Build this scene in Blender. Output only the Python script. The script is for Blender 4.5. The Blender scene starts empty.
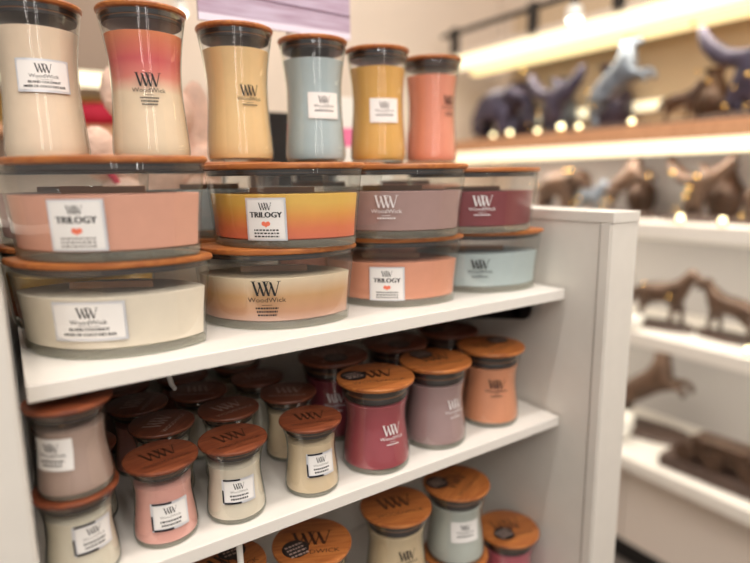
import bpy, bmesh, math, random
from mathutils import Matrix, Vector
random.seed(7)
PI = math.pi
COL = bpy.context.scene.collection
S = 0.8            # all lengths below are multiplied by S at the end (real metres)
LIFT = 1.8         # floor sits 1.8 below the eye before scaling

def lin(c):
    return tuple((v/255/12.92) if v/255 <= .04045 else ((v/255+.055)/1.055)**2.4 for v in c)

# ------------------------------------------------------------------ materials
def new_mat(name):
    m = bpy.data.materials.new(name); m.use_nodes = True
    nt = m.node_tree; return m, nt, nt.nodes['Principled BSDF']
def plain(name, rgb, rough=.5, metal=0., spec=.5, noise=0., nscale=30., bump=0.):
    m, nt, b = new_mat(name)
    c = lin(rgb); b.inputs['Base Color'].default_value = (*c, 1)
    b.inputs['Roughness'].default_value = rough; b.inputs['Metallic'].default_value = metal
    b.inputs['Specular IOR Level'].default_value = spec
    if noise or bump:
        tc = nt.nodes.new('ShaderNodeTexCoord'); n = nt.nodes.new('ShaderNodeTexNoise')
        n.inputs['Scale'].default_value = nscale; n.inputs['Detail'].default_value = 4
        nt.links.new(tc.outputs['Object'], n.inputs['Vector'])
        if noise:
            r = nt.nodes.new('ShaderNodeValToRGB')
            r.color_ramp.elements[0].color = (*[v*(1-noise) for v in c], 1)
            r.color_ramp.elements[1].color = (*[min(1, v*(1+noise)) for v in c], 1)
            r.color_ramp.elements[0].position = .3; r.color_ramp.elements[1].position = .7
            nt.links.new(n.outputs['Fac'], r.inputs['Fac']); nt.links.new(r.outputs['Color'], b.inputs['Base Color'])
        if bump:
            bp = nt.nodes.new('ShaderNodeBump'); bp.inputs['Strength'].default_value = bump; bp.inputs['Distance'].default_value = .01
            nt.links.new(n.outputs['Fac'], bp.inputs['Height']); nt.links.new(bp.outputs['Normal'], b.inputs['Normal'])
    return m
def wood(name, a, b2, rough=.38, stretch=(2, 40, 40)):
    m, nt, b = new_mat(name)
    tc = nt.nodes.new('ShaderNodeTexCoord'); mp = nt.nodes.new('ShaderNodeMapping'); n = nt.nodes.new('ShaderNodeTexNoise')
    mp.inputs['Scale'].default_value = stretch; n.inputs['Scale'].default_value = 6; n.inputs['Detail'].default_value = 6
    n.inputs['Distortion'].default_value = .6
    r = nt.nodes.new('ShaderNodeValToRGB')
    r.color_ramp.elements[0].position = .35; r.color_ramp.elements[1].position = .68
    r.color_ramp.elements[0].color = (*lin(a), 1); r.color_ramp.elements[1].color = (*lin(b2), 1)
    L = nt.links.new
    L(tc.outputs['Object'], mp.inputs['Vector']); L(mp.outputs['Vector'], n.inputs['Vector']); L(n.outputs['Fac'], r.inputs['Fac'])
    L(r.outputs['Color'], b.inputs['Base Color']); b.inputs['Roughness'].default_value = rough
    return m
def emit(name, rgb, strength):
    m, nt, b = new_mat(name)
    b.inputs['Base Color'].default_value = (*lin(rgb), 1)
    b.inputs['Emission Color'].default_value = (*lin(rgb), 1); b.inputs['Emission Strength'].default_value = strength
    return m
def thin_glass(name, edge, mid=(.975, .98, .975)):
    # clear jar wall: mostly see-through, mirror-like towards grazing angles, greenish where the wall is seen edge on
    m = bpy.data.materials.new(name); m.use_nodes = True; nt = m.node_tree; nt.nodes.clear(); N = nt.nodes.new; L = nt.links.new
    out = N('ShaderNodeOutputMaterial'); mix = N('ShaderNodeMixShader'); tr = N('ShaderNodeBsdfTransparent'); gl = N('ShaderNodeBsdfGlossy')
    lw = N('ShaderNodeLayerWeight'); lw.inputs['Blend'].default_value = .5
    p5 = N('ShaderNodeMath'); p5.operation = 'POWER'; p5.inputs[1].default_value = 5
    ma = N('ShaderNodeMath'); ma.operation = 'MULTIPLY_ADD'; ma.inputs[1].default_value = .75; ma.inputs[2].default_value = .075
    p3 = N('ShaderNodeMath'); p3.operation = 'POWER'; p3.inputs[1].default_value = 3.0
    mc = N('ShaderNodeMix'); mc.data_type = 'RGBA'; mc.inputs['A'].default_value = (*mid, 1); mc.inputs['B'].default_value = (*edge, 1)
    gl.inputs['Roughness'].default_value = .03; gl.inputs['Color'].default_value = (1, 1, 1, 1)
    L(lw.outputs['Facing'], p5.inputs[0]); L(p5.outputs[0], ma.inputs[0]); L(ma.outputs[0], mix.inputs['Fac'])
    L(lw.outputs['Facing'], p3.inputs[0]); L(p3.outputs[0], mc.inputs['Factor']); L(mc.outputs['Result'], tr.inputs['Color'])
    L(tr.outputs[0], mix.inputs[1]); L(gl.outputs[0], mix.inputs[2]); L(mix.outputs[0], out.inputs['Surface'])
    return m
def solid_glass(name, tint):
    m, nt, b = new_mat(name)
    b.inputs['Base Color'].default_value = (*tint, 1); b.inputs['Transmission Weight'].default_value = 1.
    b.inputs['Roughness'].default_value = .04; b.inputs['IOR'].default_value = 1.4
    return m
def wax_mat(name, stops, height):
    # stops: [(z fraction, rgb)]; layered scented wax when there is more than one colour
    m, nt, b = new_mat(name); N = nt.nodes.new; L = nt.links.new
    b.inputs['Roughness'].default_value = .45; b.inputs['Specular IOR Level'].default_value = .3
    tc = N('ShaderNodeTexCoord'); sp = N('ShaderNodeSeparateXYZ'); dv = N('ShaderNodeMath'); dv.operation = 'DIVIDE'; dv.inputs[1].default_value = height
    n = N('ShaderNodeTexNoise'); n.inputs['Scale'].default_value = 26; n.inputs['Detail'].default_value = 3
    ad = N('ShaderNodeMath'); ad.operation = 'MULTIPLY_ADD'; ad.inputs[1].default_value = .08 if len(stops) > 1 else 0.; 
    r = N('ShaderNodeValToRGB'); cr = r.color_ramp
    while len(cr.elements) < len(stops): cr.elements.new(.5)
    if len(stops) == 1: cr.elements.remove(cr.elements[1])
    for e, (p, c) in zip(cr.elements, stops): e.position = p
    for e, (p, c) in zip(cr.elements, stops): e.color = (*lin(c), 1)
    L(tc.outputs['Object'], sp.inputs[0]); L(sp.outputs['Z'], dv.inputs[0]); L(tc.outputs['Object'], n.inputs['Vector'])
    L(n.outputs['Fac'], ad.inputs[0]); L(dv.outputs[0], ad.inputs[2]); L(ad.outputs[0], r.inputs['Fac'])
    # faint mottling of poured wax
    hv = N('ShaderNodeHueSaturation'); mr = N('ShaderNodeMapRange'); mr.inputs['To Min'].default_value = .95; mr.inputs['To Max'].default_value = 1.05
    n2 = N('ShaderNodeTexNoise'); n2.inputs['Scale'].default_value = 60
    L(tc.outputs['Object'], n2.inputs['Vector']); L(n2.outputs['Fac'], mr.inputs['Value']); L(mr.outputs[0], hv.inputs['Value'])
    L(r.outputs['Color'], hv.inputs['Color']); L(hv.outputs['Color'], b.inputs['Base Color'])
    return m
def fur(name, rgb):
    m = plain(name, rgb, .95, noise=.12, nscale=40, bump=.9); return m

M = dict(
 white=plain('white_laminate', (226, 220, 212), .42, noise=.012, nscale=60),
 panel=plain('ash_white_laminate', (217, 211, 202), .5, noise=.02, nscale=25),
 groove=plain('panel_groove', (150, 143, 133), .7),
 lid=wood('stained_lid_wood', (150, 84, 42), (180, 112, 58), .36, (3, 26, 26)),
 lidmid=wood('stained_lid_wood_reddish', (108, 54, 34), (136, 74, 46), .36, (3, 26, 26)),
 liddark=wood('stained_lid_wood_shaded', (100, 54, 38), (124, 70, 48), .38, (3, 26, 26)),  # darker copy of the lid wood, shade of the rear rows put in
 burn=plain('burnt_print', (60, 34, 22), .35),
 seal=plain('dark_rubber_seal', (44, 36, 34), .4),
 sealwood=plain('seal_wood_band', (120, 80, 50), .5),
 glass=thin_glass('clear_jar_glass', (.50, .56, .53)),
 base=None,
 wick=wood('wooden_wick', (182, 136, 108), (204, 160, 128), .8),
 paper=plain('label_paper', (232, 228, 224), .4),
 silver=plain('silver_foil', (222, 222, 226), .35, metal=.45),
 darkfoil=plain('dark_foil', (58, 58, 66), .25, metal=.8),
 ink=plain('black_ink', (28, 24, 26), .5),
 whiteink=plain('white_ink', (226, 218, 216), .5),
 coralink=plain('coral_ink', (235, 120, 90), .5),
 greyink=plain('grey_print', (120, 112, 108), .5),
 paleprint=plain('pale_print_with_sheen', (176, 152, 142), .5),  # sheen on shaded lid logos put into the colour; also sticker lettering
 sticker=plain('black_sticker', (34, 28, 27), .35),
 black=plain('black_metal', (24, 21, 22), .35, spec=.6),
 chrome=plain('chrome_cap', (190, 188, 186), .2, metal=1),
 brown=wood('oak_fascia', (196, 142, 104), (214, 160, 120), .55, (1, 8, 8)),
 beigewall=plain('beige_wall_paint', (218, 202, 186), .85, noise=.02, nscale=4),
 backpanel=plain('warm_back_panel', (196, 174, 146), .6),
 greypanel=plain('grey_white_back_panel', (180, 176, 175), .75),
 led=emit('warm_led_diffuser', (255, 246, 212), .98),
 ledsoft=emit('soft_led_diffuser', (255, 236, 180), .95),
 lamp=emit('spot_lamp_lens', (255, 250, 240), 5.),
 highlight=emit('added_highlight_glow', (255, 240, 190), 5.),  # glow of the added highlight balls, not of a real lamp
 cabinet=plain('cabinet_front', (222, 210, 200), .5),
 bronze=plain('aged_bronze', (86, 66, 54), .3, metal=.4, noise=.35, nscale=25, bump=.5),
 pewter=plain('blue_grey_pewter', (118, 126, 138), .3, metal=.4, noise=.3, nscale=22, bump=.5),
 darkfig=plain('dark_violet_resin', (72, 66, 84), .3, metal=.3, noise=.35, nscale=22, bump=.5),
 brass=plain('polished_brass', (222, 186, 110), .08, metal=1),
 plinth=plain('dark_plinth_wood', (74, 56, 48), .5, noise=.2),
 floor=plain('grey_vinyl_floor', (120, 112, 106), .4, noise=.05, nscale=6),
 ceil=plain('white_ceiling', (225, 220, 212), .9),
 bulk=plain('brown_bulkhead', (150, 128, 110), .6),
 toe=plain('black_toe_kick', (18, 16, 17), .5),
 fur=fur('cream_pink_fur', (226, 192, 172)),
 ribbon=plain('raspberry_ribbon', (200, 40, 72), .5),
 red=plain('crimson_velvet', (178, 28, 58), .8),
 yellow=plain('yellow_lit_board', (214, 186, 110), .8),  # yellow light below the strip put into the board colour
 pink=plain('pink_band_card', (232, 120, 160), .5),
 ceramic=plain('white_ceramic', (236, 233, 226), .3),
)
def base_glass():
    # thick cast base: clear glass with a milky green-grey body standing in for light bouncing inside it
    m = bpy.data.materials.new('thick_jar_base_glass'); m.use_nodes = True; nt = m.node_tree; b = nt.nodes['Principled BSDF']; out = nt.nodes['Material Output']
    b.inputs['Base Color'].default_value = (*lin((214, 208, 190)), 1); b.inputs['Roughness'].default_value = .08; b.inputs['Specular IOR Level'].default_value = .8
    tr = nt.nodes.new('ShaderNodeBsdfTransparent'); tr.inputs['Color'].default_value = (.93, .95, .93, 1); mx = nt.nodes.new('ShaderNodeMixShader'); mx.inputs['Fac'].default_value = .27
    nt.links.new(tr.outputs[0], mx.inputs[1]); nt.links.new(b.outputs[0], mx.inputs[2]); nt.links.new(mx.outputs[0], out.inputs['Surface']); return m
M['base'] = base_glass()
def sign_mat():
    m, nt, b = new_mat('printed_pale_planks'); N = nt.nodes.new; L = nt.links.new
    tc = N('ShaderNodeTexCoord'); mp = N('ShaderNodeMapping'); mp.inputs['Scale'].default_value = (5, 1, 60)
    n = N('ShaderNodeTexNoise'); n.inputs['Scale'].default_value = 2.2; n.inputs['Detail'].default_value = 6
    r = N('ShaderNodeValToRGB'); r.color_ramp.elements[0].position = .32; r.color_ramp.elements[1].position = .68
    r.color_ramp.elements[0].color = (*lin((164, 140, 160)), 1); r.color_ramp.elements[1].color = (*lin((190, 176, 196)), 1)
    L(tc.outputs['Object'], mp.inputs[0]); L(mp.outputs[0], n.inputs['Vector']); L(n.outputs['Fac'], r.inputs['Fac'])
    L(r.outputs['Color'], b.inputs['Base Color']); b.inputs['Roughness'].default_value = .5
    return m
M['sign'] = sign_mat()
M['seam'] = plain('printed_plank_seam', (112, 84, 104), .6)
M['signedge'] = plain('printed_pale_border', (222, 214, 228), .5)

# ------------------------------------------------------------------ mesh collecting
class MB:
    def __init__(s): s.v = []; s.f = []; s.m = []; s.mats = []
    def slot(s, mat):
        if mat not in s.mats: s.mats.append(mat)
        return s.mats.index(mat)
    def add(s, verts, faces, mat):
        o = len(s.v); k = s.slot(mat); s.v += [tuple(p) for p in verts]
        for f in faces: s.f.append([o+i for i in f]); s.m.append(k)
        return s
    def box(s, x0, x1, y0, y1, z0, z1, mat):
        v = [(x, y, z) for x in (x0, x1) for y in (y0, y1) for z in (z0, z1)]
        return s.add(v, [(0, 1, 3, 2), (4, 6, 7, 5), (0, 4, 5, 1), (2, 3, 7, 6), (0, 2, 6, 4), (1, 5, 7, 3)], mat)
    def rings(s, rings, mat, cap0=True, cap1=True):
        n = len(rings[0]); v = [p for r in rings for p in r]; f = []
        for i in range(len(rings)-1):
            for j in range(n):
                a = i*n+j; b = i*n+(j+1) % n; f.append((a, b, b+n, a+n))
        if cap0: f.append(tuple(reversed(range(n))))
        if cap1: f.append(tuple(range((len(rings)-1)*n, len(rings)*n)))
        return s.add(v, f, mat)
    def lathe(s, prof, mat, seg=56, cap0=True, cap1=True, cx=0, cy=0):
        return s.rings([[(cx+r*math.cos(2*PI*j/seg), cy+r*math.sin(2*PI*j/seg), z) for j in range(seg)] for r, z in prof], mat, cap0, cap1)
    def lens(s, prof, mat, cap0=True, cap1=True, off=0.):
        return s.rings([[(p[0], p[1], z) for p in lens_ring(k, off)] for k, z in prof], mat, cap0, cap1)
    def tube(s, pts, rad, mat, seg=10):
        rings = []
        for i, p in enumerate(pts):
            a = Vector(pts[max(0, i-1)]); b = Vector(pts[min(len(pts)-1, i+1)]); d = (b-a).normalized()
            u = d.orthogonal().normalized() if i == 0 else (u - d*u.dot(d)).normalized()
            w = d.cross(u); r = rad[i] if hasattr(rad, '__len__') else rad
            rings.append([tuple(Vector(p)+u*r*math.cos(2*PI*j/seg)+w*r*math.sin(2*PI*j/seg)) for j in range(seg)])
        return s.rings(rings, mat)
    def ball(s, c, r, mat, nu=20, nv=12, jit=0.):
        rx, ry, rz = r if hasattr(r, '__len__') else (r, r, r); rings = []
        for i in range(1, nv):
            t = PI*i/nv
            rings.append([(c[0]+rx*math.sin(t)*math.cos(2*PI*j/nu)*(1+random.uniform(-jit, jit)), c[1]+ry*math.sin(t)*math.sin(2*PI*j/nu)*(1+random.uniform(-jit, jit)), c[2]-rz*math.cos(t)*(1+random.uniform(-jit, jit))) for j in range(nu)])
        return s.rings(rings, mat)
    def build(s, name, parent=None, loc=(0, 0, 0), rotz=0., smooth=True, bevel=0., ang=35):
        me = bpy.data.meshes.new(name); me.from_pydata(s.v, [], s.f)
        for m in s.mats: me.materials.append(m)
        me.polygons.foreach_set('material_index', s.m); me.update()
        bm = bmesh.new(); bm.from_mesh(me); bmesh.ops.recalc_face_normals(bm, faces=bm.faces)
        if bevel: 
            es = [e for e in bm.edges if len(e.link_faces) == 2 and e.calc_face_angle(0) > .6]
            bmesh.ops.bevel(bm, geom=es, offset=bevel, segments=2, profile=.5, affect='EDGES', clamp_overlap=True)
        bm.to_mesh(me); bm.free()
        if smooth:
            me.polygons.foreach_set('use_smooth', [True]*len(me.polygons)); me.set_sharp_from_angle(angle=math.radians(ang))
        o = bpy.data.objects.new(name, me); COL.objects.link(o)
        o.parent = parent; o.location = loc; o.rotation_euler = (0, 0, rotz)
        return o
def thing(name, label, cat, loc=(0, 0, 0), rotz=0., group=None):
    o = bpy.data.objects.new(name, None); COL.objects.link(o); o.empty_display_size = .05
    o.location = loc; o.rotation_euler = (0, 0, rotz); return tag(o, label, cat, group)
def tag(o, label, cat, group=None):
    o['label'] = label; o['category'] = cat; o['kind'] = 'thing'
    if group: o['group'] = group
    return o
def struct(o): o['kind'] = 'structure'; return o

# ------------------------------------------------------------------ oval (pointed-end) plan of the long jars
LA, LB = .1205, .0725
NL = 96
def lens_pt(t, k=1., off=0.):
    s = math.sin(t); return ((LA*k-off)*math.cos(t), (LB*k-off)*math.copysign(abs(s)**1.5, s))
LT = [2*PI*(j+.5)/NL for j in range(NL)]
def lens_ring(k, off=0.): return [lens_pt(t, k, off) for t in LT]
# arc length along the front (-y) half measured from its middle
ARC = []
_acc = 0.; _p = lens_pt(1.5*PI)
for i in range(0, 241):
    t = 1.5*PI + i*(PI/2)/240; q = lens_pt(t); _acc += math.hypot(q[0]-_p[0], q[1]-_p[1]); _p = q; ARC.append((_acc, q))
def lens_front(u, k, eps):
    a = abs(u)/k; i = min(range(len(ARC)), key=lambda n: abs(ARC[n][0]-a)); i = min(max(i, 0), 238)
    a0, p0 = ARC[i]; a1, p1 = ARC[i+1] if ARC[i][0] <= a else ARC[max(0, i-1)]
    f = (a-a0)/(a1-a0) if a1 != a0 else 0
    x = p0[0]+(p1[0]-p0[0])*f; y = p0[1]+(p1[1]-p0[1])*f
    j = min(i+1, 239); dx = ARC[j][1][0]-ARC[max(0, j-2)][1][0]; dy = ARC[j][1][1]-ARC[max(0, j-2)][1][1]; l = math.hypot(dx, dy) or 1
    nx, ny = dy/l, -dx/l
    sg = 1 if u >= 0 else -1
    return (sg*(x*k+nx*eps), y*k+ny*eps)

# ------------------------------------------------------------------ flat artwork (2-D polygons), later wrapped on a surface
_txt = {}
def text2d(s, size):
    if s not in _txt:
        cu = bpy.data.curves.new('t', 'FONT'); cu.body = s; cu.align_x = 'CENTER'; cu.align_y = 'CENTER'; cu.size = 1; cu.resolution_u = 2
        ob = bpy.data.objects.new('t', cu); COL.objects.link(ob)
        dg = bpy.context.evaluated_depsgraph_get(); me = bpy.data.meshes.new_from_object(ob.evaluated_get(dg))
        vs = [(v.co.x, v.co.y) for v in me.vertices]; fs = [tuple(p.vertices) for p in me.polygons]
        bpy.data.objects.remove(ob); bpy.data.curves.remove(cu); bpy.data.meshes.remove(me)
        _txt[s] = (vs, fs)
    vs, fs = _txt[s]; return [(x*size, y*size) for x, y in vs], fs
class Art:
    def __init__(s): s.items = []                       # (verts2d, faces, material, layer)
    def rect(s, cx, cy, w, h, mat, layer=0, nx=10, ny=4):
        v = [(cx-w/2+w*i/nx, cy-h/2+h*j/ny) for j in range(ny+1) for i in range(nx+1)]
        f = [(j*(nx+1)+i, j*(nx+1)+i+1, (j+1)*(nx+1)+i+1, (j+1)*(nx+1)+i) for j in range(ny) for i in range(nx)]
        s.items.append((v, f, mat, layer)); return s
    def text(s, t, cx, cy, size, mat, layer=1, sx=1.):
        v, f = text2d(t, size); s.items.append(([(x*sx+cx, y+cy) for x, y in v], f, mat, layer)); return s
    def logo(s, cx, cy, h, mat, layer=1, sx=1.0):
        # two interlocked serif W letters, thick down-strokes and hairline up-strokes
        P = []
        def st(x0, y0, x1, y1, w):
            n = 4
            for i in range(n):
                a = i/n; b = (i+1)/n
                P.append([(x0+(x1-x0)*a, y0+(y1-y0)*a), (x0+(x1-x0)*a+w, y0+(y1-y0)*a), (x0+(x1-x0)*b+w, y0+(y1-y0)*b), (x0+(x1-x0)*b, y0+(y1-y0)*b)])
        for ox, tall in ((0, 1.), (.72, 1.)):
            st(ox, 1, ox+.27, 0, .145); st(ox+.36, .0, ox+.62, 1.0, .055) if False else st(ox+.31, 0, ox+.52, .86, .055)
            st(ox+.40, .94, ox+.66, 0, .145); st(ox+.72, 0, ox+1.0, 1, .055)
            st(ox-.06, .965, ox-.06, 1.0, .29); st(ox+.9, .965, ox+.9, 1.0, .25)
        W = 1.86
        for q in P:
            s.items.append(([((x-W/2+.03)*h*sx+cx, (y-.5)*h+cy) for x, y in q], [(0, 1, 2, 3)], mat, layer))
        return s
    def dashes(s, cx, cy, w, h, mat, layer=1, n=9):
        x = -w/2
        while x < w/2:
            l = random.uniform(.5, 1.3)*w/n; l = min(l, w/2-x); s.rect(cx+x+l/2, cy, l*.86, h, mat, layer, 2, 1); x += l+w/n*.18
        return s
    def wrap(s, fn, mb=None):
        mb = mb or MB()
        for v, f, m, ly in s.items: mb.add([fn(x, y, ly) for x, y in v], f, M[m])
        return mb
def art_label(w, h, style, ink='ink', lines=2, words=(), frame='silver'):
    a = Art()
    if style == 'trilogy':
        a.rect(0, 0, w, h, frame, 0); a.rect(0, 0, w*.9, h*.92, 'paper', 1)
        a.logo(0, h*.30, h*.17, 'ink', 2); [a.text('TRILOGY', dx*h, h*.10, h*.185, 'ink', 2, 1.0) for dx in (-.009, 0, .009)]
        for dx in (-.05, .05): a.items.append(([((dx+.055*math.cos(q))*h, (-.1+.055*math.sin(q))*h) for q in [2*PI*i/10 for i in range(10)]], [tuple(range(10))], 'coralink', 2))
        a.items.append(([(-.07*h, -.12*h), (0, -.19*h), (.07*h, -.12*h)], [(0, 1, 2)], 'coralink', 2))
        for i in range(3): a.dashes(0, h*(-.25-.075*i), w*.62, h*.035, 'greyink' if lines == 0 else 'ink', 2)
    elif style == 'label':
        a.rect(0, 0, w, h, frame, 0); a.rect(0, 0, w*.93, h*.86, 'paper', 1)
        a.logo(0, h*.22, h*.27, 'ink', 2); a.text('WoodWick', 0, h*-.02, h*.16, 'ink', 2, 1.1)
        a.rect(0, -h*.115, w*.3, h*.012, 'greyink', 2, 2, 1)
        for i in range(lines):
            if i < len(words): [a.text(words[i], dx*h, h*(-.2-.13*i), h*.105, 'ink', 2, 1.0) for dx in (-.006, .006)]
            else: a.dashes(0, h*(-.2-.12*i), w*(.6-.1*i), h*.06, 'ink', 2)
    elif style == 'corner':                             # silver label with black corner bars top left and bottom right
        a.rect(0, 0, w, h, 'silver', 0); a.rect(-w*.2, h*.46, w*.5, h*.07, 'darkfoil', 1); a.rect(-w*.475, -h*.2, w*.045, h*.5, 'darkfoil', 1)
        a.rect(-w*.2, -h*.46, w*.5, h*.07, 'darkfoil', 1); a.rect(w*.01, 0, w*.86, h*.8, 'paper', 1.5)
        a.logo(0, h*.2, h*.24, 'ink', 2); a.text('WoodWick', 0, h*-.02, h*.13, 'greyink', 2, 1.1)
        for i in range(lines): a.dashes(0, h*(-.17-.13*i), w*(.55-.05*i), h*.07, 'ink', 2)
    elif style == 'print':
        a.logo(0, h*.27, h*.42, ink, 1); a.text('WoodWick', 0, -h*.06, h*.19, ink, 1, 1.12)
        a.rect(0, -h*.2, w*.22, h*.015, ink, 1, 2, 1)
        for i in range(lines): a.dashes(0, h*(-.29-.1*i), w*(.5-.04*i), h*.05, ink, 1)
    return a

# ------------------------------------------------------------------ candles
def interp(prof, z):
    for (r0, z0), (r1, z1) in zip(prof, prof[1:]):
        if z0 <= z <= z1: return r0+(r1-r0)*(z-z0)/max(1e-9, z1-z0)
    return prof[0][0] if z < prof[0][1] else prof[-1][0]
def smooth_prof(pts, n=26):
    # Catmull-Rom through (r, z)
    out = []
    P = [pts[0]]+list(pts)+[pts[-1]]
    for i in range(1, len(P)-2):
        for k in range(n//len(pts)+1):
            t = k/(n//len(pts)+1); q = []
            for d in (0, 1):
                a, b, c, e = P[i-1][d], P[i][d], P[i+1][d], P[i+2][d]
                q.append(.5*(2*b+(c-a)*t+(2*a-5*b+4*c-e)*t*t+(3*b-a-3*c+e)*t**3))
            out.append(tuple(q))
    out.append(pts[-1]); return out
SIZES = {
 # R lid radius, H total, lid thickness, seal height, wax top, base glass, body (r/R, z/H)
 'small':  (.046, .1065, .0065, .012, .076, .006, [(.80, 0), (.85, .018), (.875, .09), (.85, .22), (.785, .45), (.77, .58), (.80, .74), (.88, .88), (.90, .935)]),
 'medium': (.062, .143, .0085, .022, .108, .009, [(.80, 0), (.85, .018), (.875, .09), (.85, .22), (.785, .45), (.77, .56), (.79, .68), (.86, .82), (.885, .94)]),
 'tall':   (.059, .202, .008, .0125, .167, .005, [(.74, 0), (.83, .015), (.885, .06), (.865, .17), (.81, .38), (.795, .52), (.81, .66), (.88, .82), (.95, .935), (.96, .96)]),
}
_n = [0]
def round_candle(size, name, label, group, x, y, z, wax, lab=None, lid='lid', lidrot=0., sticker=None, lidprint='burn', spin=0.):
    R, H, lt, sh, wt, bt, body = SIZES[size]
    t = thing(name, label, 'candle', (x, y, z), 0, group)
    pr = smooth_prof([(r*R, zz*H) for r, zz in body])
    g = MB(); g.lathe(pr, M['glass'], cap0=True, cap1=False)
    top = pr[-1]; g.lathe([(top[0], top[1]), (top[0]-.0022, top[1]), (top[0]-.0026, top[1]-sh*.5)], M['glass'], cap0=False, cap1=False)
    g.build('glass_jar', t)
    b = MB(); b.lathe([(interp(pr, .0006)-.0012, .0006), (interp(pr, bt*.5)-.0012, bt*.5), (interp(pr, bt)-.0012, bt)], M['base']); b.build('glass_base', t)
    w = MB(); zs = [bt+.0003+(wt-bt)*i/16 for i in range(17)]
    p = [(interp(pr, bt)-.006, bt+.0003)]+[(interp(pr, q)-.0018, max(q, bt+.0012)) for q in zs]+[(interp(pr, wt)-.004, wt+.0008)]
    w.lathe(p, wax, 56); w.build('wax', t)
    k = MB(); ww = R*.34; k.box(-ww, ww, -.0009, .0009, wt-.004, wt+.0075, M['wick']); k.build('wick', t, rotz=.5+x*7, smooth=False)
    # lid with pressed logo, seal plug below
    L = MB(); lm = M[lid]
    L.lathe([(R*.93, H-lt), (R*.985, H-lt*.75), (R, H-lt*.35), (R*.985, H-lt*.08), (R*.95, H)], lm, 64)
    art = Art(); art.logo(0, R*.12, R*.55, lidprint, 1, 1.0); art.text('WOODWICK', 0, -R*.42, R*.22, lidprint, 1)
    art.wrap(lambda u, v, ly: (u, v, H+.00015*ly), L)
    lo = L.build('lid', t, rotz=lidrot)
    sr = interp(pr, H-lt-sh)-.003; rr = top[0]-.0028
    s = MB(); z1 = H-lt
    s.lathe([(sr-.001, z1-sh), (sr, z1-sh+.001), (sr, z1-sh*.66), (sr-.0006, z1-sh*.62)], M['seal'], cap1=False)
    s.lathe([(sr-.0006, z1-sh*.62), (sr-.0004, z1-sh*.5)], M['sealwood'], cap0=False, cap1=False)
    s.lathe([(sr-.0004, z1-sh*.5), (sr+.0004, z1-sh*.46), (min(rr, sr+.001), z1-.0004)], M['seal'], cap0=False)
    s.build('lid_seal', lo)
    if sticker:
        a, d, n = sticker                               # angle, distance, number of printed rows
        q = MB(); sx, sy = d*R*math.cos(a), d*R*math.sin(a); q.lathe([(R*.33, H+.0003), (R*.33, H+.0009)], M['sticker'], 32, cx=sx, cy=sy)
        ar = Art()
        for i in range(n): ar.dashes(0, R*(.13-.13*i), R*.46, R*.055, 'paleprint', 1, 5)
        ca, sa = math.cos(-lidrot), math.sin(-lidrot)
        ar.wrap(lambda u, v, ly: (sx+u*ca-v*sa, sy+u*sa+v*ca, H+.0009+.00012*ly), q); q.build('sticker', lo)
    if lab:
        style, th, zc, lw, lh, kw = lab; ar = art_label(lw, lh, style, **kw); th = math.radians(th)
        def fn(u, v, ly):
            zz = zc+v; r = interp(pr, zz)+.0005+.00022*ly; a = th+u/r
            return (r*math.sin(a), -r*math.cos(a), zz)
        ar.wrap(fn).build('printed_logo' if style == 'print' else 'label', t)
    return t
EH = .115
EPROF = [(.855, 0), (.875, .0015), (.885, .006), (.892, .015), (.905, .04), (.935, .075), (.968, .1065)]
def ek(z): return interp(EPROF, z)
def oval_candle(label, x, y, z, yaw, wax, lab, zs=1., xs=1., group='oval jar candles stacked in pairs on the upper shelf'):
    t = thing('oval_candle', label, 'candle', (x, y, z), math.radians(yaw), group)
    g = MB(); g.lens(EPROF, M['glass'], cap1=False); 
    g.lens([(.968, .1065), (.945, .1065), (.94, .100)], M['glass'], False, False); g.build('glass_jar', t)
    b = MB(); b.lens([(.852, .0006), (.875, .003), (.883, .0115)], M['base'], off=.001); b.build('glass_base', t)
    w = MB(); w.lens([(.825, .0118), (.845, .012)]+[(ek(.0135+.0595*i/8)-.020, .0135+.0595*i/8) for i in range(9)]+[(ek(.074)-.03, .0738)], wax, off=.0015); w.build('wax', t)
    k = MB(); k.box(-.048, .048, -.001, .001, .068, .082, M['wick']); k.build('wick', t, smooth=False)
    L = MB(); L.lens([(.955, EH-.0085), (.99, EH-.007), (1., EH-.004), (.99, EH-.001), (.97, EH)], M['lid'])
    art = Art(); art.logo(0, .008, .03, 'burn', 1); art.text('WOODWICK', 0, -.02, .012, 'burn', 1)
    art.wrap(lambda u, v, ly: (u, v, EH+.00015*ly), L); lo = L.build('lid', t)
    s = MB(); z1 = EH-.0085
    s.lens([(.90, z1-.0075), (.915, z1-.007), (.918, z1-.0045)], M['seal'], cap1=False); s.lens([(.918, z1-.0045), (.918, z1-.004)], M['sealwood'], False, False)
    s.lens([(.918, z1-.004), (.935, z1-.0002)], M['seal'], cap0=False); s.build('lid_seal', lo)
    def squash():
        for o in COL.objects:
            if o.parent is t or (o.parent and o.parent.parent is t): o.data.transform(Matrix.Diagonal((xs, 1, zs, 1)))
    if not lab: squash(); return t
    style, u0, zc, lw, lh, kw = lab; ar = art_label(lw, lh, style, **kw)
    def fn(u, v, ly):
        zz = zc+v; x_, y_ = lens_front(u0+u, ek(zz), .0006+.00022*ly); return (x_, y_, zz)
    ar.wrap(fn).build('printed_logo' if style == 'print' else 'label', t); squash()
    return t

H0 = -.205                                     # top of upper shelf
H1 = -.451                                     # top of middle shelf
H2 = -.843                                     # top of bottom shelf
def W(name, *stops): return wax_mat('wax_'+name, list(stops) if isinstance(stops[0][0], (int, float)) and isinstance(stops[0][1], tuple) else [(0, stops[0])], .1)

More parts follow.
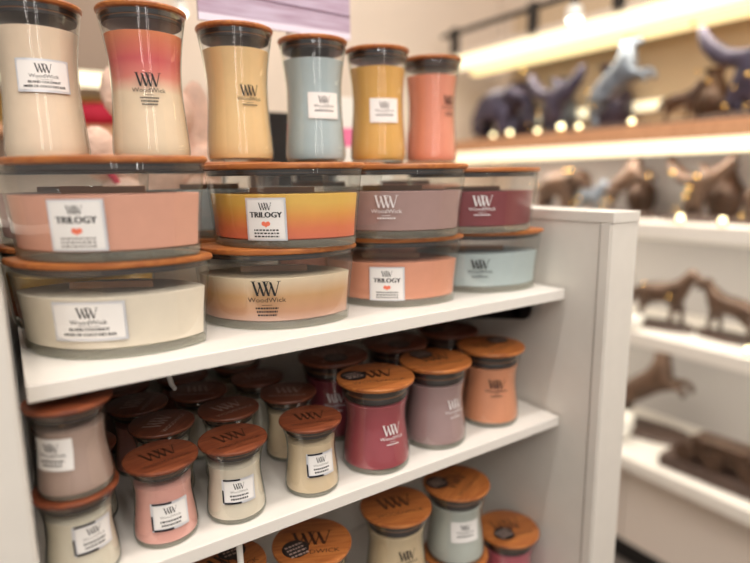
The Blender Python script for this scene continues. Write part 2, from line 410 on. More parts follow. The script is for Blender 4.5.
# ---- oval candles
wE1b = wax_mat('wax_ivory', [(0, (240, 226, 206))], 1)
wE1t = wax_mat('wax_coral_pink', [(0, (228, 166, 142))], 1)
wE2t = wax_mat('wax_yellow_to_coral', [(.12, (228, 116, 92)), (.40, (232, 126, 82)), (.62, (236, 158, 78)), (.84, (240, 190, 92))], .075)
wE2b = wax_mat('wax_sand_over_rose', [(.18, (212, 172, 156)), (.38, (202, 150, 116)), (.66, (208, 160, 112)), (.95, (232, 210, 180))], .075)
wE3t = wax_mat('wax_mauve', [(0, (176, 142, 136))], 1)
wE3b = wax_mat('wax_peach', [(0, (232, 160, 130))], 1)
wE4t = wax_mat('wax_burgundy', [(0, (134, 62, 66))], 1)
wE4b = wax_mat('wax_pale_blue_grey', [(0, (186, 198, 198))], 1)
E = oval_candle
E('oval candle of ivory wax with landscape white label, on the shelf at the left end', .1035, .757, H0, -29, wE1b, ('label', -.004, .047, .080, .047, dict(lines=2, words=('ISLAND COCONUT', 'NOIX DE COCO DES ILES'))), .995, 1.045)
E('oval candle of coral pink wax with square silver-edged label, stacked on the ivory oval candle', .1035, .748, H0+EH*.995, -32, wE1t, ('trilogy', -.003, .0415, .060, .056, dict(lines=0)), 1.02, 1.045)
E('oval candle of sand and rose layered wax with black printed logo', .321, .758, H0, -31.5, wE2b, ('print', -.002, .047, .062, .050, dict(lines=3)), .975)
E('oval candle of yellow to coral layered wax with small white label', .334, .748, H0+EH*.975, -44, wE2t, ('trilogy', .0, .0405, .056, .058, dict(lines=1)), .975)
E('oval candle of peach wax with square white label, under the mauve oval candle', .535, .769, H0, -40, wE3b, ('trilogy', 0, .040, .056, .056, dict(lines=1)), .97)
E('oval candle of mauve wax with white printed logo, stacked on the peach oval candle', .526, .750, H0+EH*.97, -43, wE3t, ('print', 0, .046, .056, .046, dict(lines=1, ink='whiteink')), .97)
E('pale blue-grey oval candle with black printed logo, right end of the upper shelf', .726, .764, H0, -38, wE4b, ('print', 0, .044, .056, .042, dict(lines=1)), .95)
E('oval candle of burgundy wax with white printed logo, stacked on the blue-grey oval candle', .694, .743, H0+EH*.95, -29, wE4t, ('print', 0, .046, .056, .044, dict(lines=1, ink='whiteink')), .94)
for i, (xx, wa, wb, na, nb) in enumerate([(.085, wE2t, wE3t, 'coral pink and ivory ones', 'leftmost'), (.285, wE1b, wE4b, 'yellow to coral and sand ones', ''), (.485, wE3b, wE1b, 'mauve and peach ones', ''), (.680, wE1t, wE3b, 'burgundy and blue-grey ones', '')]):
    E('lower second-row oval candle behind the '+na, xx, .925, H0, -35, wa, None, 1., 1., 'oval jar candles in the second row')
    E('upper second-row oval candle behind the '+na, xx, .923, H0+EH, -35, wb, None, 1., 1., 'oval jar candles in the second row')

# ---- tall hourglass candles on the riser
ZT = H0+2*EH*1.0+.0002
GT = 'tall hourglass candles in the top row'
T = lambda *a, **k: round_candle('tall', 'tall_candle', a[0], GT, a[1], a[2], ZT, *a[3:], **k)
T('tall hourglass candle of cream wax with silver-framed label, cut by the left edge', .063, .912, wax_mat('wax_cream', [(0, (238, 214, 188))], 1), ('label', 1.3, .1075, .064, .041, dict(lines=2, words=('ISLAND COCONUT', 'NOIX DE COCO DES ILES'))), lidrot=.3)
T('tall hourglass candle of orange, raspberry and cream layers with black printed logo', .190, .868, wax_mat('wax_sunset_layers', [(.54, (234, 212, 182)), (.66, (222, 132, 118)), (.78, (210, 92, 94)), (.97, (224, 134, 92))], .18), ('print', -10.3, .0945, .048, .042, dict(lines=3)), lidrot=-.4)
T('tall hourglass candle of pale yellow wax with black printed logo', .332, .896, wax_mat('wax_vanilla_yellow', [(0, (232, 196, 142))], 1), ('print', 1.2, .0955, .046, .038, dict(lines=1)), lidrot=.8)
T('tall hourglass candle of pale blue wax with white label', .472, .905, wax_mat('wax_pale_blue', [(0, (176, 192, 196))], 1), ('label', -7.3, .092, .055, .042, dict(lines=1, frame='paper')), lidrot=.1)
T('tall hourglass candle of golden yellow wax with white label', .607, .910, wax_mat('wax_gold', [(0, (224, 172, 92))], 1), ('label', -18.2, .0915, .055, .042, dict(lines=1, frame='paper')), lidrot=1.3)
T('tall hourglass candle of coral wax at the right end of the top row', .748, .926, wax_mat('wax_coral', [(0, (230, 148, 122))], 1), ('print', 10, .108, .050, .042, dict(lines=2)), lidrot=.5)

# ---- small hourglass candles on the middle shelf
GS = 'small hourglass candles on the middle shelf'
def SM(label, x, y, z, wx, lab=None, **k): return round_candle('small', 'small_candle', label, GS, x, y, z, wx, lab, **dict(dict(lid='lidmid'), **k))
wtaupe = wax_mat('wax_taupe', [(0, (176, 150, 138))], 1)
wcream2 = wax_mat('wax_buttercream', [(0, (232, 222, 202))], 1)
wpink = wax_mat('wax_rose_pink', [(0, (234, 172, 160))], 1)
wivory2 = wax_mat('wax_warm_ivory', [(0, (230, 218, 198))], 1)
wbeige = wax_mat('wax_light_beige', [(0, (226, 202, 168))], 1)
SM('small buttercream wax candle with silver label, bottom of the stack at the left end', .036, .692, H1, wcream2, ('corner', 17, .056, .045, .036, dict(lines=2)), lidrot=.2)
SM('small candle of taupe wax with white label, topmost of the stack at the left', .038, .690, H1+.1067, wtaupe, ('label', -40, .0545, .045, .036, dict(lines=2, frame='paper')), lidrot=-.5)
SM('small candle of rose pink wax with silver label in the front row', .134, .708, H1, wpink, ('corner', -2.3, .042, .047, .036, dict(lines=2)), lidrot=.15)
SM('small candle of warm ivory wax with silver label, between the pink and beige ones', .227, .704, H1, wivory2, ('corner', -11.8, .047, .045, .034, dict(lines=2)), lidrot=.1)
SM('small candle of light beige wax with black-edged label, left of the red medium candle', .343, .702, H1, wbeige, ('corner', -4.4, .049, .043, .035, dict(lines=2)), lidrot=-.3)
rows = [
 (.159, .812, .85, wivory2, 'directly behind the rose pink candle'), (.257, .808, .2, wcream2, 'directly behind the warm ivory candle'), (.360, .815, -.5, wbeige, 'directly behind the light beige candle'),
 (.144, .908, 1.0, wpink, 'third row from the front at the left'), (.240, .906, -.5, wivory2, 'third row from the front, second from left'), (.345, .912, -.2, wcream2, 'third row from the front, third from left'),
 (.136, 1.004, .3, wtaupe, 'in the rear row at the left'), (.238, 1.003, .1, wpink, 'in the rear row, second from left'), (.340, 1.006, .4, wivory2, 'in the rear row under a stacked candle'),
 (.050, .800, .6, wivory2, 'behind the stack at the left end'), (.046, .900, .2, wcream2, 'two rows behind the stack at the left end'),
]
for x, y, r, wx, where in rows:
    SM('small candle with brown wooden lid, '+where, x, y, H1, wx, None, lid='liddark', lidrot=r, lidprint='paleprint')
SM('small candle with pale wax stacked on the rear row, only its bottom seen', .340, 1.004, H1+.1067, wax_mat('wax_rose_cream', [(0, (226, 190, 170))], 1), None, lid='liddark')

# ---- medium hourglass candles
GM = 'medium hourglass candles on the middle shelf'
def MD(label, x, y, z, wx, lab=None, group=GM, **k): return round_candle('medium', 'medium_candle', label, group, x, y, z, wx, lab, **k)
wred = wax_mat('wax_wine_red', [(0, (168, 78, 86))], 1)
wmauve2 = wax_mat('wax_dusty_mauve', [(0, (172, 142, 140))], 1)
wpeach2 = wax_mat('wax_peach_orange', [(0, (224, 150, 112))], 1)
MD('medium candle of wine red wax with white printed logo in the front row', .463, .710, H1, wred, ('print', -3, .060, .042, .040, dict(lines=1, ink='whiteink')), lidrot=-.35, sticker=(2.95, .56, 3))
MD('medium candle of dusty mauve wax with white printed logo in the front row', .592, .719, H1, wmauve2, ('print', 4, .066, .042, .040, dict(lines=1, ink='whiteink')), lidrot=-.25, sticker=(2.0, .55, 3))
MD('medium candle of peach orange wax with black printed logo, nearest the right panel', .729, .725, H1, wpeach2, ('print', -30, .072, .044, .040, dict(lines=1)), lidrot=.2, sticker=(.2, .5, 3))
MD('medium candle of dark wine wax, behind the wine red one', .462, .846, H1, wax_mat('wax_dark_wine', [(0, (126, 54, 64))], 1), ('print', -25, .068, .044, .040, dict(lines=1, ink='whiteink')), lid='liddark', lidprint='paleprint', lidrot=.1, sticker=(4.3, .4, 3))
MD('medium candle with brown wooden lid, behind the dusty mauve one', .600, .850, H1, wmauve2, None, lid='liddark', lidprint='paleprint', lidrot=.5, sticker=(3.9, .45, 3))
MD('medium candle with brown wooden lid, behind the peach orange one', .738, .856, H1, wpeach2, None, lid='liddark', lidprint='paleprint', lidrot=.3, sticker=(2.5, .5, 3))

# ---- candles on the bottom shelf
GB = 'medium hourglass candles on the bottom shelf'
wb2 = wax_mat('wax_oat', [(0, (220, 196, 160))], 1); wb3 = wax_mat('wax_sage_blue', [(0, (190, 194, 186))], 1)
wb4 = wax_mat('wax_raspberry_pink', [(0, (206, 102, 118))], 1); wb1 = wax_mat('wax_vanilla', [(0, (228, 204, 164))], 1)
HM = .143
for x, y, wx, l in [(.346, .720, wb2, 'under the candle with the large lettered sticker'), (.512, .726, wb4, 'under the oat coloured candle'), (.648, .724, wpeach2, 'under the sage blue candle'), (.215, .745, wb3, 'under the bottom-shelf candle farthest left')]:
    MD('medium candle at the bottom of a stack, '+l, x, y, H2, wx, None, GB)
MD('medium candle with large lettered black sticker on its orange lid', .346, .718, H2+HM, wb1, None, GB, lidrot=-.45, sticker=(3.7, .48, 4))
MD('medium candle of oat wax with black printed logo on the bottom shelf', .512, .726, H2+HM, wb2, ('print', -12, .066, .044, .04, dict(lines=1)), GB, lidrot=-.3)
MD('medium candle of sage blue wax with white label on the bottom shelf', .648, .724, H2+HM, wb3, ('label', -20, .070, .054, .040, dict(lines=1, frame='paper')), GB, lidrot=.4, sticker=(2.3, .6, 3))
MD('medium candle of raspberry pink wax with black sticker, lowest at the right', .783, .718, H2, wb4, None, GB, lidrot=-.3, sticker=(3.9, .4, 3))
MD('medium candle cut by the bottom edge, beside the white hook', .215, .745, H2+HM, wtaupe, None, GB, lidrot=.2, sticker=(.6, .45, 3))

# ------------------------------------------------------------------ the shelf unit
XR = .845; YF = .6505; YB = 1.07; FL = -LIFT
u = thing('shelf_unit', 'white display shelf unit with three tiers of candles', 'shelf unit', (.42, .85, FL))
def up(mb, name, **k):
    mb.v = [(x-.42, y-.85, z-FL) for x, y, z in mb.v]; return mb.build(name, k.pop('parent', u), **k)
for zt in (H0, H1, H2):
    up(MB().box(0, .838, YF, YB, zt-.0187, zt, M['white']), 'shelf', bevel=.0012, smooth=False)
for x0, x1, sgn in ((XR, .918, 1), (-.083, -.010, -1)):
    xi = x0 if sgn > 0 else x1
    p = MB().box(x0, x1, .567, YB+.44, FL, -.082, M['panel']); pan = up(p, 'side_panel', bevel=.001, smooth=False)
    c = MB().box(x0-.0015, x1+.0015, .5655, YB+.445, -.082, -.0635, M['panel']); up(c, 'panel_cap', bevel=.001, smooth=False, parent=pan)
    q = MB(); a, b = (xi-.0025, xi+.0005) if sgn > 0 else (xi-.0005, xi+.0025)
    q.box(a, b, .570, .588, FL, -.0825, M['panel']); up(q, 'edge_strip', bevel=.0006, smooth=False, parent=pan)
    q = MB(); a, b = (xi-.0008, xi+.0005) if sgn > 0 else (xi-.0005, xi+.0008)
    q.box(a, b, .588, .5905, FL, -.0825, M['groove']); up(q, 'groove', smooth=False, parent=pan)
up(MB().box(-.010, XR, YB, YB+.02, FL, -.0645, M['panel']), 'back_panel', smooth=False)
up(MB().box(-.010, XR, YB+.02, YB+.44, -.083, -.0645, M['white']), 'top_board', smooth=False)
up(MB().box(-.010, XR, YF+.03, YB, FL, H2-.0187, M['panel']), 'base_box', smooth=False)
for zt in (H0, H1):
    for xb in (.822, .012):
        zb = zt-.0187; k = MB(); k.box(xb-.006, xb+.006, .735, YB, zb-.052, zb, M['black']); k.v = [(p, q, zb-.115 if (q > 1 and r < zb-.01) else r) for p, q, r in k.v]; k.tube([(xb-.006, .735, zb-.026), (xb+.006, .735, zb-.026)], .026, M['black'], 24); br = up(k, 'bracket')
        k = MB(); k.tube([(xb-.0030, .7325, zb-.026), (xb+.0030, .7325, zb-.026)], .0250, M['chrome'], 24); up(k, 'end_cap', parent=br)
# hooks
for nm, (x, y, z), dx in (('white plastic hook hanging under the upper shelf among brown lids', (.187, .875, H0-.0187), 1), ('white plastic hook hanging under the middle shelf beside the lowest candles', (.222, .690, H1-.0187), 1)):
    k = MB(); k.tube([(0, 0, 0), (0, 0, -.03), (0, -.003, -.075), (.002, -.009, -.088), (.004, -.02, -.092)], [.004, .0045, .0042, .004, .003], M['ceramic'], 10)
    k.box(-.012, .012, -.009, .009, -.003, 0, M['ceramic']); tag(k.build('shelf_hook', None, (x, y, z)), nm, 'hook')

# header sign behind the tall candles
s = thing('header_sign', 'printed header sign of pale lavender planks above the tall candles', 'sign', (.465, 1.02, H0))
k = MB(); k.box(-.150, .150, -.003, .003, .267, .62, M['sign'])
k.box(-.150, .150, -.0034, -.003, .267, .279, M['signedge'])
for z0, z1, th in ((.316, .308, .0032), (.372, .366, .003), (.43, .428, .003), (.49, .486, .003), (.55, .55, .003)):
    k.add([(-.150, -.0036, z0), (.150, -.0036, z1), (.150, -.0036, z1+th), (-.150, -.0036, z0+th)], [(0, 1, 2, 3)], M['seam'])
k.v = [(p, q, r-H0) for p, q, r in k.v]; k.build('sign_board', s, smooth=False)
for xp in (-.12, .02):
    k = MB(); k.tube([(xp, .006, 0), (xp, .006, .62)], .004, M['ceramic'], 10); k.lathe([(.018, 0), (.018, .003), (.005, .006)], M['ceramic'], 20, cx=xp, cy=.006); k.build('sign_post', s)

# ------------------------------------------------------------------ things on the far half of the unit
TB = -.0645
p = thing('plush_toy', 'cream pink fluffy plush toy behind the sunset coloured candle', 'plush toy', (.27, 1.26, TB))
k = MB(); k.ball((0, 0, .085), (.10, .085, .09), M['fur'], 40, 24, .03); k.ball((.02, -.01, .195), (.072, .066, .066), M['fur'], 36, 22, .03); k.build('body', p)
for ex, ez, rx, rz in ((.096, .165, .036, .100), (-.055, .235, .03, .05)):
    k = MB(); k.ball((ex, -.015, ez), (rx, .026, rz), M['fur'], 30, 20, .035); k.build('ear', p)
for ex, ez, rx in ((-.105, .115, .036), (.095, .085, .04)):
    k = MB(); k.ball((ex, -.05, ez), (rx, .04, .05), M['fur'], 30, 18, .035); k.build('arm', p)
for ex in (-.07, .08):
    k = MB(); k.ball((ex, -.075, .035), (.042, .055, .035), M['fur'], 30, 18, .03); k.build('foot', p)
k = MB(); k.tube([(-.105, -.095, .10), (-.100, -.104, .085), (-.088, -.106, .065), (-.075, -.106, .045)], [.005, .006, .006, .004], M['ribbon'], 10); k.build('ribbon', p)
k = MB(); k.box(-.09, .09, -.05, .05, 0, .215, M['toe']); tag(k.build('gift_box', None, (.61, 1.31, TB), smooth=False, bevel=.002), 'black box standing behind the gap left of the pale blue candle', 'box')
bx = thing('gift_box', 'white box with a pink band behind the golden candle', 'box', (.80, 1.31, TB))
MB().box(-.085, .085, -.05, .05, 0, .26, M['ceramic']).build('box_body', bx, smooth=False, bevel=.002)
MB().box(-.0865, .0865, -.0515, .0515, .14, .185, M['pink']).build('box_band', bx, smooth=False)

# ------------------------------------------------------------------ room
RX = 2.74; RY = 2.72
struct(MB().box(-3.2, RX+.1, -3.2, RY+.1, FL-.05, FL, M['floor']).build('floor', smooth=False))
struct(MB().box(-3.2, RX+.1, -3.2, RY+.1, 2.0, 2.05, M['ceil']).build('ceiling', smooth=False))
struct(MB().box(-3.2, RX+.1, RY, RY+.1, FL, 2.0, M['beigewall']).build('wall_back', smooth=False))
struct(MB().box(RX, RX+.1, -3.2, RY, FL, 2.0, M['beigewall']).build('wall_right', smooth=False))
def spot(label, x, y, z, r):
    t = thing('spot_lamp', label, 'lamp', (x, y, z))
    MB().lathe([(r*.7, r*1.6), (r*1.1, r*1.2), (r*1.15, -r*.2)], M['ceramic'], 24, cap1=False).build('housing', t)
    k = MB(); k.ball((0, 0, 0), (r, r, r*.8), M['lamp'], 20, 12); k.build('lens', t)
    k = MB(); k.tube([(0, 0, r*1.5), (0, 0, 2.0-z)], .012, M['black'], 8); k.build('stem', t)
spot('white pendant spot lamp near the back wall, left of the sign', .70, 2.5, .673, .024)
spot('white pendant spot lamp in front of the lit wall shelves', 2.06, 1.62, .632, .030)

# wall shelf on the back wall, seen between the two leftmost tall candles
w = thing('wall_shelf', 'brown wall shelf with a light strip, between the two leftmost tall candles', 'shelf', (.25, RY, 0))
MB().box(-.45, .30, -.35, 0, .390, .85, M['bulk']).build('bulkhead', w, smooth=False)
MB().box(-.45, .30, -.349, -.30, .340, .390, M['led']).build('light_strip', w, smooth=False)
MB().box(-.45, .30, -.34, 0, .17, .20, M['brown']).build('board', w, smooth=False)
MB().box(-.45, .30, -.012, 0, .20, .345, M['yellow']).build('back_board', w, smooth=False)
k = MB(); k.ball((0, 0, .04), (.12, .07, .05), M['red'], 30, 18); tag(k.build('cushion', None, (.36, RY-.22, .21)), 'crimson cushion on the brown wall shelf', 'cushion')

# ------------------------------------------------------------------ lit wall shelving on the right
XF = 2.2; XBK = 2.70; Y0, Y1 = .15, 2.56
struct(MB().box(XBK, RX, Y0, Y1, .19, .95, M['backpanel']).build('wall_right_upper_panel', smooth=False))
struct(MB().box(XBK, RX, Y0, Y1, FL, .19, M['greypanel']).build('wall_right_lower_panel', smooth=False))
def lit_shelf(label, zb, zt, mat, x0=None, strips=()):
    t = thing('wall_mounted_shelf', label, 'shelf', (XF, 1.35, zb), 0, 'lit shelves on the right wall')
    MB().box(0, XBK-XF, Y0-1.35, Y1-1.35, 0, zt-zb, mat).build('shelf_board', t, smooth=False, bevel=.003)
    for a, b, h in strips: MB().box(a, b, Y0-1.35, Y1-1.35, -h, 0, M['led']).build('light_strip', t, smooth=False)
lit_shelf('oak fronted wall shelf with a glowing light strip along its lower edge', .128, .190, M['brown'], strips=((.004, .06, .056),))
lit_shelf('white wall shelf level with the top of the side panel, carrying figurines', -.262, -.200, M['white'], strips=((.08, .16, .01),))
lit_shelf('white wall shelf with the pair of bronze horses', -.725, -.668, M['white'], strips=((.08, .16, .01),))
t = thing('counter', 'white counter top along the right wall above the cabinets', 'counter', (XF, 1.35, -1.275))
MB().box(-.05, XBK-XF, Y0-1.35, Y1-1.35, 0, .06, M['white']).build('counter_top', t, smooth=False, bevel=.006)
cabs = ['behind the side panel', 'left of the visible door gap', 'right of the visible door gap', 'beyond the right edge']
yy = Y1; i = 0
while yy > Y0+.1:
    y2 = max(yy-.60, Y0); hy_ = (yy-y2)/2
    t = thing('base_cabinet', 'off-white base cabinet under the counter, '+cabs[min(i, 3)], 'cabinet', (XF, (yy+y2)/2, FL), 0, 'base cabinets under the counter')
    MB().box(.06, XBK-XF, -hy_, hy_, .06, -1.275-FL, M['cabinet']).build('cabinet_body', t, smooth=False)
    MB().box(.035, .06, -hy_+.004, hy_-.004, .13, -1.29-FL, M['cabinet']).build('door', t, smooth=False, bevel=.002)
    MB().box(.08, .10, -hy_, hy_, 0, .06, M['toe']).build('kick_board', t, smooth=False)
    MB().box(.05, .06, -hy_, hy_, .06, .125, M['toe']).build('lower_rail', t, smooth=False)
    yy = y2; i += 1
t = thing('light_canopy', 'lit canopy with two warm light strips above the oak shelf', 'light', (XF, 1.35, .570))
MB().box(-.01, XBK-XF, Y0-1.35, Y1-1.35, .080, .102, M['beigewall']).build('canopy_board', t, smooth=False)
MB().box(0, .07, Y0-1.35, Y1-1.35, .015, .080, M['led']).build('light_strip', t, smooth=False)
MB().box(.16, .22, Y0-1.35, Y1-1.35, 0, .080, M['ledsoft']).build('light_strip', t, smooth=False)
k = MB(); k.tube([(-.02, .10, .195), (-.02, 1.25, .195)], .014, M['black'], 10); rail = k.build('hanging_rail', t)
for yb in (.15, .60, 1.15): MB().box(-.035, 0, yb-.02, yb+.02, .090, .22, M['black']).build('rail_bracket', rail, smooth=False)
t = thing('rear_light_bar', 'warm light bar on the wall behind the oak shelf figurines', 'light', (XBK, 1.35, .30))
MB().box(-.03, -.012, Y0-1.35, Y1-1.35, 0, .045, M['led']).build('light_strip', t, smooth=False)
MB().box(-.012, 0, Y0-1.35, Y1-1.35, -.004, .049, M['ceramic']).build('backing', t, smooth=False)

# figurines -------------------------------------------------------------
def skin(verts, edges, radii, mat, name, parent, sub=2):
    me = bpy.data.meshes.new(name); me.from_pydata(verts, edges, []); me.update()
    o = bpy.data.objects.new(name, me); COL.objects.link(o)
    sk = o.modifiers.new('s', 'SKIN'); sk.use_smooth_shade = True
    for i, r in enumerate(radii):
        v = me.skin_vertices[0].data[i]; v.radius = (r, r); v.use_root = (i == 0)
    ss = o.modifiers.new('b', 'SUBSURF'); ss.levels = sub; ss.render_levels = sub
    dg = bpy.context.evaluated_depsgraph_get(); ev = bpy.data.meshes.new_from_object(o.evaluated_get(dg))
    o.modifiers.clear(); o.data = ev; bpy.data.meshes.remove(me)
    ev.materials.clear(); ev.materials.append(mat); o.parent = parent
    ev.polygons.foreach_set('use_smooth', [True]*len(ev.polygons))
    return o
def chain(parts):
    V, Ed, Rr = [], [], []; idx = {}
    for name, start, pts in parts:
        prev = idx.get(start)
        for i, (x, y, z, r) in enumerate(pts):
            V.append((x, y, z)); Rr.append(r); n = len(V)-1
            if prev is not None: Ed.append((prev, n))
            prev = n; idx[f'{name}{i}'] = n
    return V, Ed, Rr
def horse(h, rear=0.):
    # body along y, head towards -y; h = height at the withers
    c, s_ = math.cos(rear), math.sin(rear)
    def rt(y, z):  # pitch the forehand up about the haunches
        y0, z0 = .42, .78; return (y0+(y-y0)*c+(z-z0)*s_, z0-(y-y0)*s_+(z-z0)*c)
    def q(x, y, z, r, p=True):
        if p: y, z = rt(y, z)
        return (x*h, y*h, z*h, r*h)
    P = [('b', '', [q(0, .42, .80, .2), q(0, .15, .76, .2), q(0, -.15, .76, .19), q(0, -.36, .82, .2)]),
         ('n', 'b3', [q(0, -.52, 1.05, .13), q(0, -.64, 1.27, .095), q(0, -.72, 1.33, .085), q(0, -.86, 1.18, .065), q(0, -.95, 1.05, .05)]),
         ('e', 'n2', [q(.03, -.66, 1.46, .02)]),
         ('t', 'b0', [q(0, .60, .84, .06), q(0, .74, .62, .07), q(0, .80, .36, .03)])]
    for sx, nm in ((.11, 'l'), (-.11, 'r')):
        st = .07 if sx > 0 else -.05
        P.append(('h'+nm, 'b0', [q(sx, .44, .60, .12, False), q(sx, .40+st*.3, .42, .07, False), q(sx, .52+st, .27, .045, False), q(sx, .48+st, .06, .04, False), q(sx, .45+st, .01, .05, False)]))
        if rear: P.append(('f'+nm, 'b3', [q(sx, -.40, .58, .09), q(sx, -.62-st, .50, .05), q(sx, -.66-st, .34, .04), q(sx, -.60-st, .24, .045)]))
        else: P.append(('f'+nm, 'b3', [q(sx, -.36, .56, .09), q(sx, -.38-st, .34, .05), q(sx, -.36-st*1.6, .10, .036), q(sx, -.38-st*1.6, .01, .048)]))
    return chain(P)
def elephant(h):
    q = lambda x, y, z, r: (x*h, y*h, z*h, r*h)
    P = [('b', '', [q(0, .45, .72, .24), q(0, .15, .74, .29), q(0, -.2, .74, .27), q(0, -.45, .84, .22)]),
         ('n', 'b3', [q(0, -.68, .92, .17), q(0, -.84, .78, .1), q(0, -.90, .52, .075), q(0, -.92, .28, .055), q(0, -1.0, .14, .045)]),
         ('t', 'b0', [q(0, .66, .66, .05), q(0, .74, .38, .025)])]
    for sx, nm in ((.17, 'l'), (-.17, 'r')):
        P.append(('h'+nm, 'b0', [q(sx, .45, .42, .13), q(sx, .45, .2, .11), q(sx, .45, .015, .12)]))
        P.append(('f'+nm, 'b2', [q(sx, -.3, .42, .13), q(sx, -.3, .2, .11), q(sx, -.32, .015, .12)]))
        P.append(('r'+nm, 'n0', [q(sx*1.6, -.56, .92, .13), q(sx*2.1, -.48, .76, .1)]))
    return chain(P)
def bird(h):
    q = lambda x, y, z, r: (x*h, y*h, z*h, r*h)
    P = [('b', '', [q(0, 0, .42, .13), q(0, -.08, .58, .12), q(0, -.12, .72, .075), q(0, -.15, .84, .085), q(0, -.27, .82, .03)]),
         ('t', 'b0', [q(0, .12, .24, .07), q(0, .2, .06, .04)])]
    for sx, nm in ((1, 'l'), (-1, 'r')):
        P.append(('w'+nm, 'b1', [q(.0, .30*sx, .70, .09), q(.04, .52*sx, .92, .07), q(.06, .62*sx, 1.15, .03)]))
        P.append(('g'+nm, 'b0', [q(0, .07*sx, .2, .05), q(0, .08*sx, .02, .045)]))
    return chain(P)
def figurine(name, label, kind, x, y, z, h, mat, rot=0., group=None, base=True, beads=0, rear=.6, fat=1.5):
    t = thing(name, label, 'figurine', (x, y, z), rot, group)
    bz = 0.
    if base:
        bz = .022; k = MB(); k.lathe([(h*.5, 0), (h*.5, .014), (h*.46, bz)], M['plinth'], 32); k.v = [(a*.55, b*1.15, c) for a, b, c in k.v]; k.build('plinth', t)
    V, Ed, Rr = {'horse': lambda: horse(h/1.45), 'rearing': lambda: horse(h/1.75, rear), 'elephant': lambda: elephant(h/1.1), 'bird': lambda: bird(h/1.15)}[kind]()
    V = [(a, b, c+bz) for a, b, c in V]; Rr = [q*fat for q in Rr]
    bo = skin(V, Ed, Rr, mat, 'body', t)
    for i in range(beads):  # brass balls added so the figurines catch small highlights
        k = MB(); a = random.uniform(0, 6.28); v = V[random.randrange(len(V))]; r0 = random.uniform(.006, .011)
        k.ball((v[0]-h*random.uniform(.13, .2), v[1]+random.uniform(-.02, .02), v[2]+random.uniform(0, .03)), r0, M['brass'], 14, 9)
        k.build('added_glint_ball', bo)
    return t
ZB, Z2, Z3, Z4 = .190, -.200, -.668, -1.215
X1 = XF+.15
figurine('rearing_horse_figurine', 'blue-grey pewter rearing horse on the oak shelf', 'rearing', X1, 1.60, ZB, .335, M['pewter'], .15, beads=2, fat=1.6)
figurine('bird_figurine', 'dark violet spread-winged bird on the oak shelf, top right', 'bird', X1-.01, 1.06, ZB, .345, M['darkfig'], .1, beads=6)
figurine('horse_figurine', 'dark bronze horse on the oak shelf, between pewter horse and dark bird', 'horse', X1+.05, 1.335, ZB, .16, M['bronze'], .1, beads=2)
figurine('elephant_figurine', 'dark elephant near the far left end of the oak shelf', 'elephant', X1, 2.33, ZB, .25, M['darkfig'], .1, beads=2)
figurine('bird_figurine', 'dark bird with raised wings beside the elephant on the oak shelf', 'bird', X1, 1.95, ZB, .30, M['darkfig'], 0, beads=3, fat=1.7)
def vase(label, x, y, z, h, mat):
    r = h*.32; k = MB(); k.lathe([(r*.55, 0), (r*.7, h*.05), (r, h*.35), (r*.95, h*.55), (r*.5, h*.8), (r*.42, h*.88), (r*.6, h), (r*.5, h*.99), (r*.3, h*.85)], M[mat], 28)
    tag(k.build('vase', None, (x, y, z)), label, 'vase')
vase('tall dark vase behind the elephant on the oak shelf', X1+.28, 2.42, ZB, .34, 'darkfig')
vase('blue-grey vase behind the dark bird on the oak shelf', X1+.28, 2.14, ZB, .32, 'pewter')
vase('dark violet vase left of the rearing pewter horse', X1+.28, 1.82, ZB, .34, 'darkfig')
vase('bronze vase at the right behind the small dark horse', X1+.24, 1.30, ZB, .24, 'bronze')
for (kind, y, h, m, rot, lab, b) in [('elephant', 1.93, .20, 'bronze', .1, 'bronze elephant on the highest white shelf, left of all others there', 4), ('rearing', 1.55, .26, 'bronze', .1, 'bronze rearing horse on the highest white shelf, second from left', 5),
        ('bird', 1.24, .26, 'bronze', -.1, 'bronze bird with raised wings on the highest white shelf, middle', 6), ('horse', 1.74, .15, 'pewter', .05, 'small pewter horse on the highest white shelf', 3), ('rearing', .96, .24, 'bronze', .1, 'bronze rearing horse at the right edge of the highest white shelf', 3)]:
    figurine({'bird': 'bird_figurine', 'rearing': 'rearing_horse_figurine', 'horse': 'horse_figurine', 'elephant': 'elephant_figurine'}[kind], lab, kind, XF+.2, y, Z2, h, M[m], rot, beads=b)
vase('bronze vase behind the rearing horse on the highest white shelf', XF+.40, 1.60, Z2, .22, 'bronze')
vase('bronze vase behind the raised-wing bird on the highest white shelf', XF+.40, 1.22, Z2, .24, 'bronze')
figurine('horse_figurine', 'bronze horse leading the pair on the second white shelf', 'horse', XF+.17, 1.33, Z3, .25, M['bronze'], .1, beads=2)
figurine('horse_figurine', 'bronze horse following the pair on the second white shelf', 'horse', XF+.2, 1.06, Z3, .22, M['bronze'], 3.1, beads=1)
figurine('rearing_horse_figurine', 'bronze rearing horse near the panel edge on the second white shelf', 'rearing', XF+.16, 1.62, Z3, .29, M['bronze'], .1, beads=2)
figurine('rearing_horse_figurine', 'bronze rearing horse at the right edge of the second white shelf', 'rearing', XF+.16, .80, Z3, .28, M['bronze'], .1, beads=2)
figurine('rearing_horse_figurine', 'bronze rearing horse on the counter next to the white bowl', 'rearing', XF+.26, 1.40, Z4, .38, M['bronze'], .2, beads=2)
def highlight_ball(label, x, y, z, r):  # glowing ball added to stand in for a bright highlight
    t = thing('added_highlight_ball', label, 'light', (x, y, z), 0, 'glowing balls added as highlights among the figurines')
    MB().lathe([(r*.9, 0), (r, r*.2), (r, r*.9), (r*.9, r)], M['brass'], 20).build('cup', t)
    k = MB(); k.ball((0, 0, r*1.55), (r*.8, r*.8, r*.85), M['highlight'], 18, 10); k.build('highlight', t)
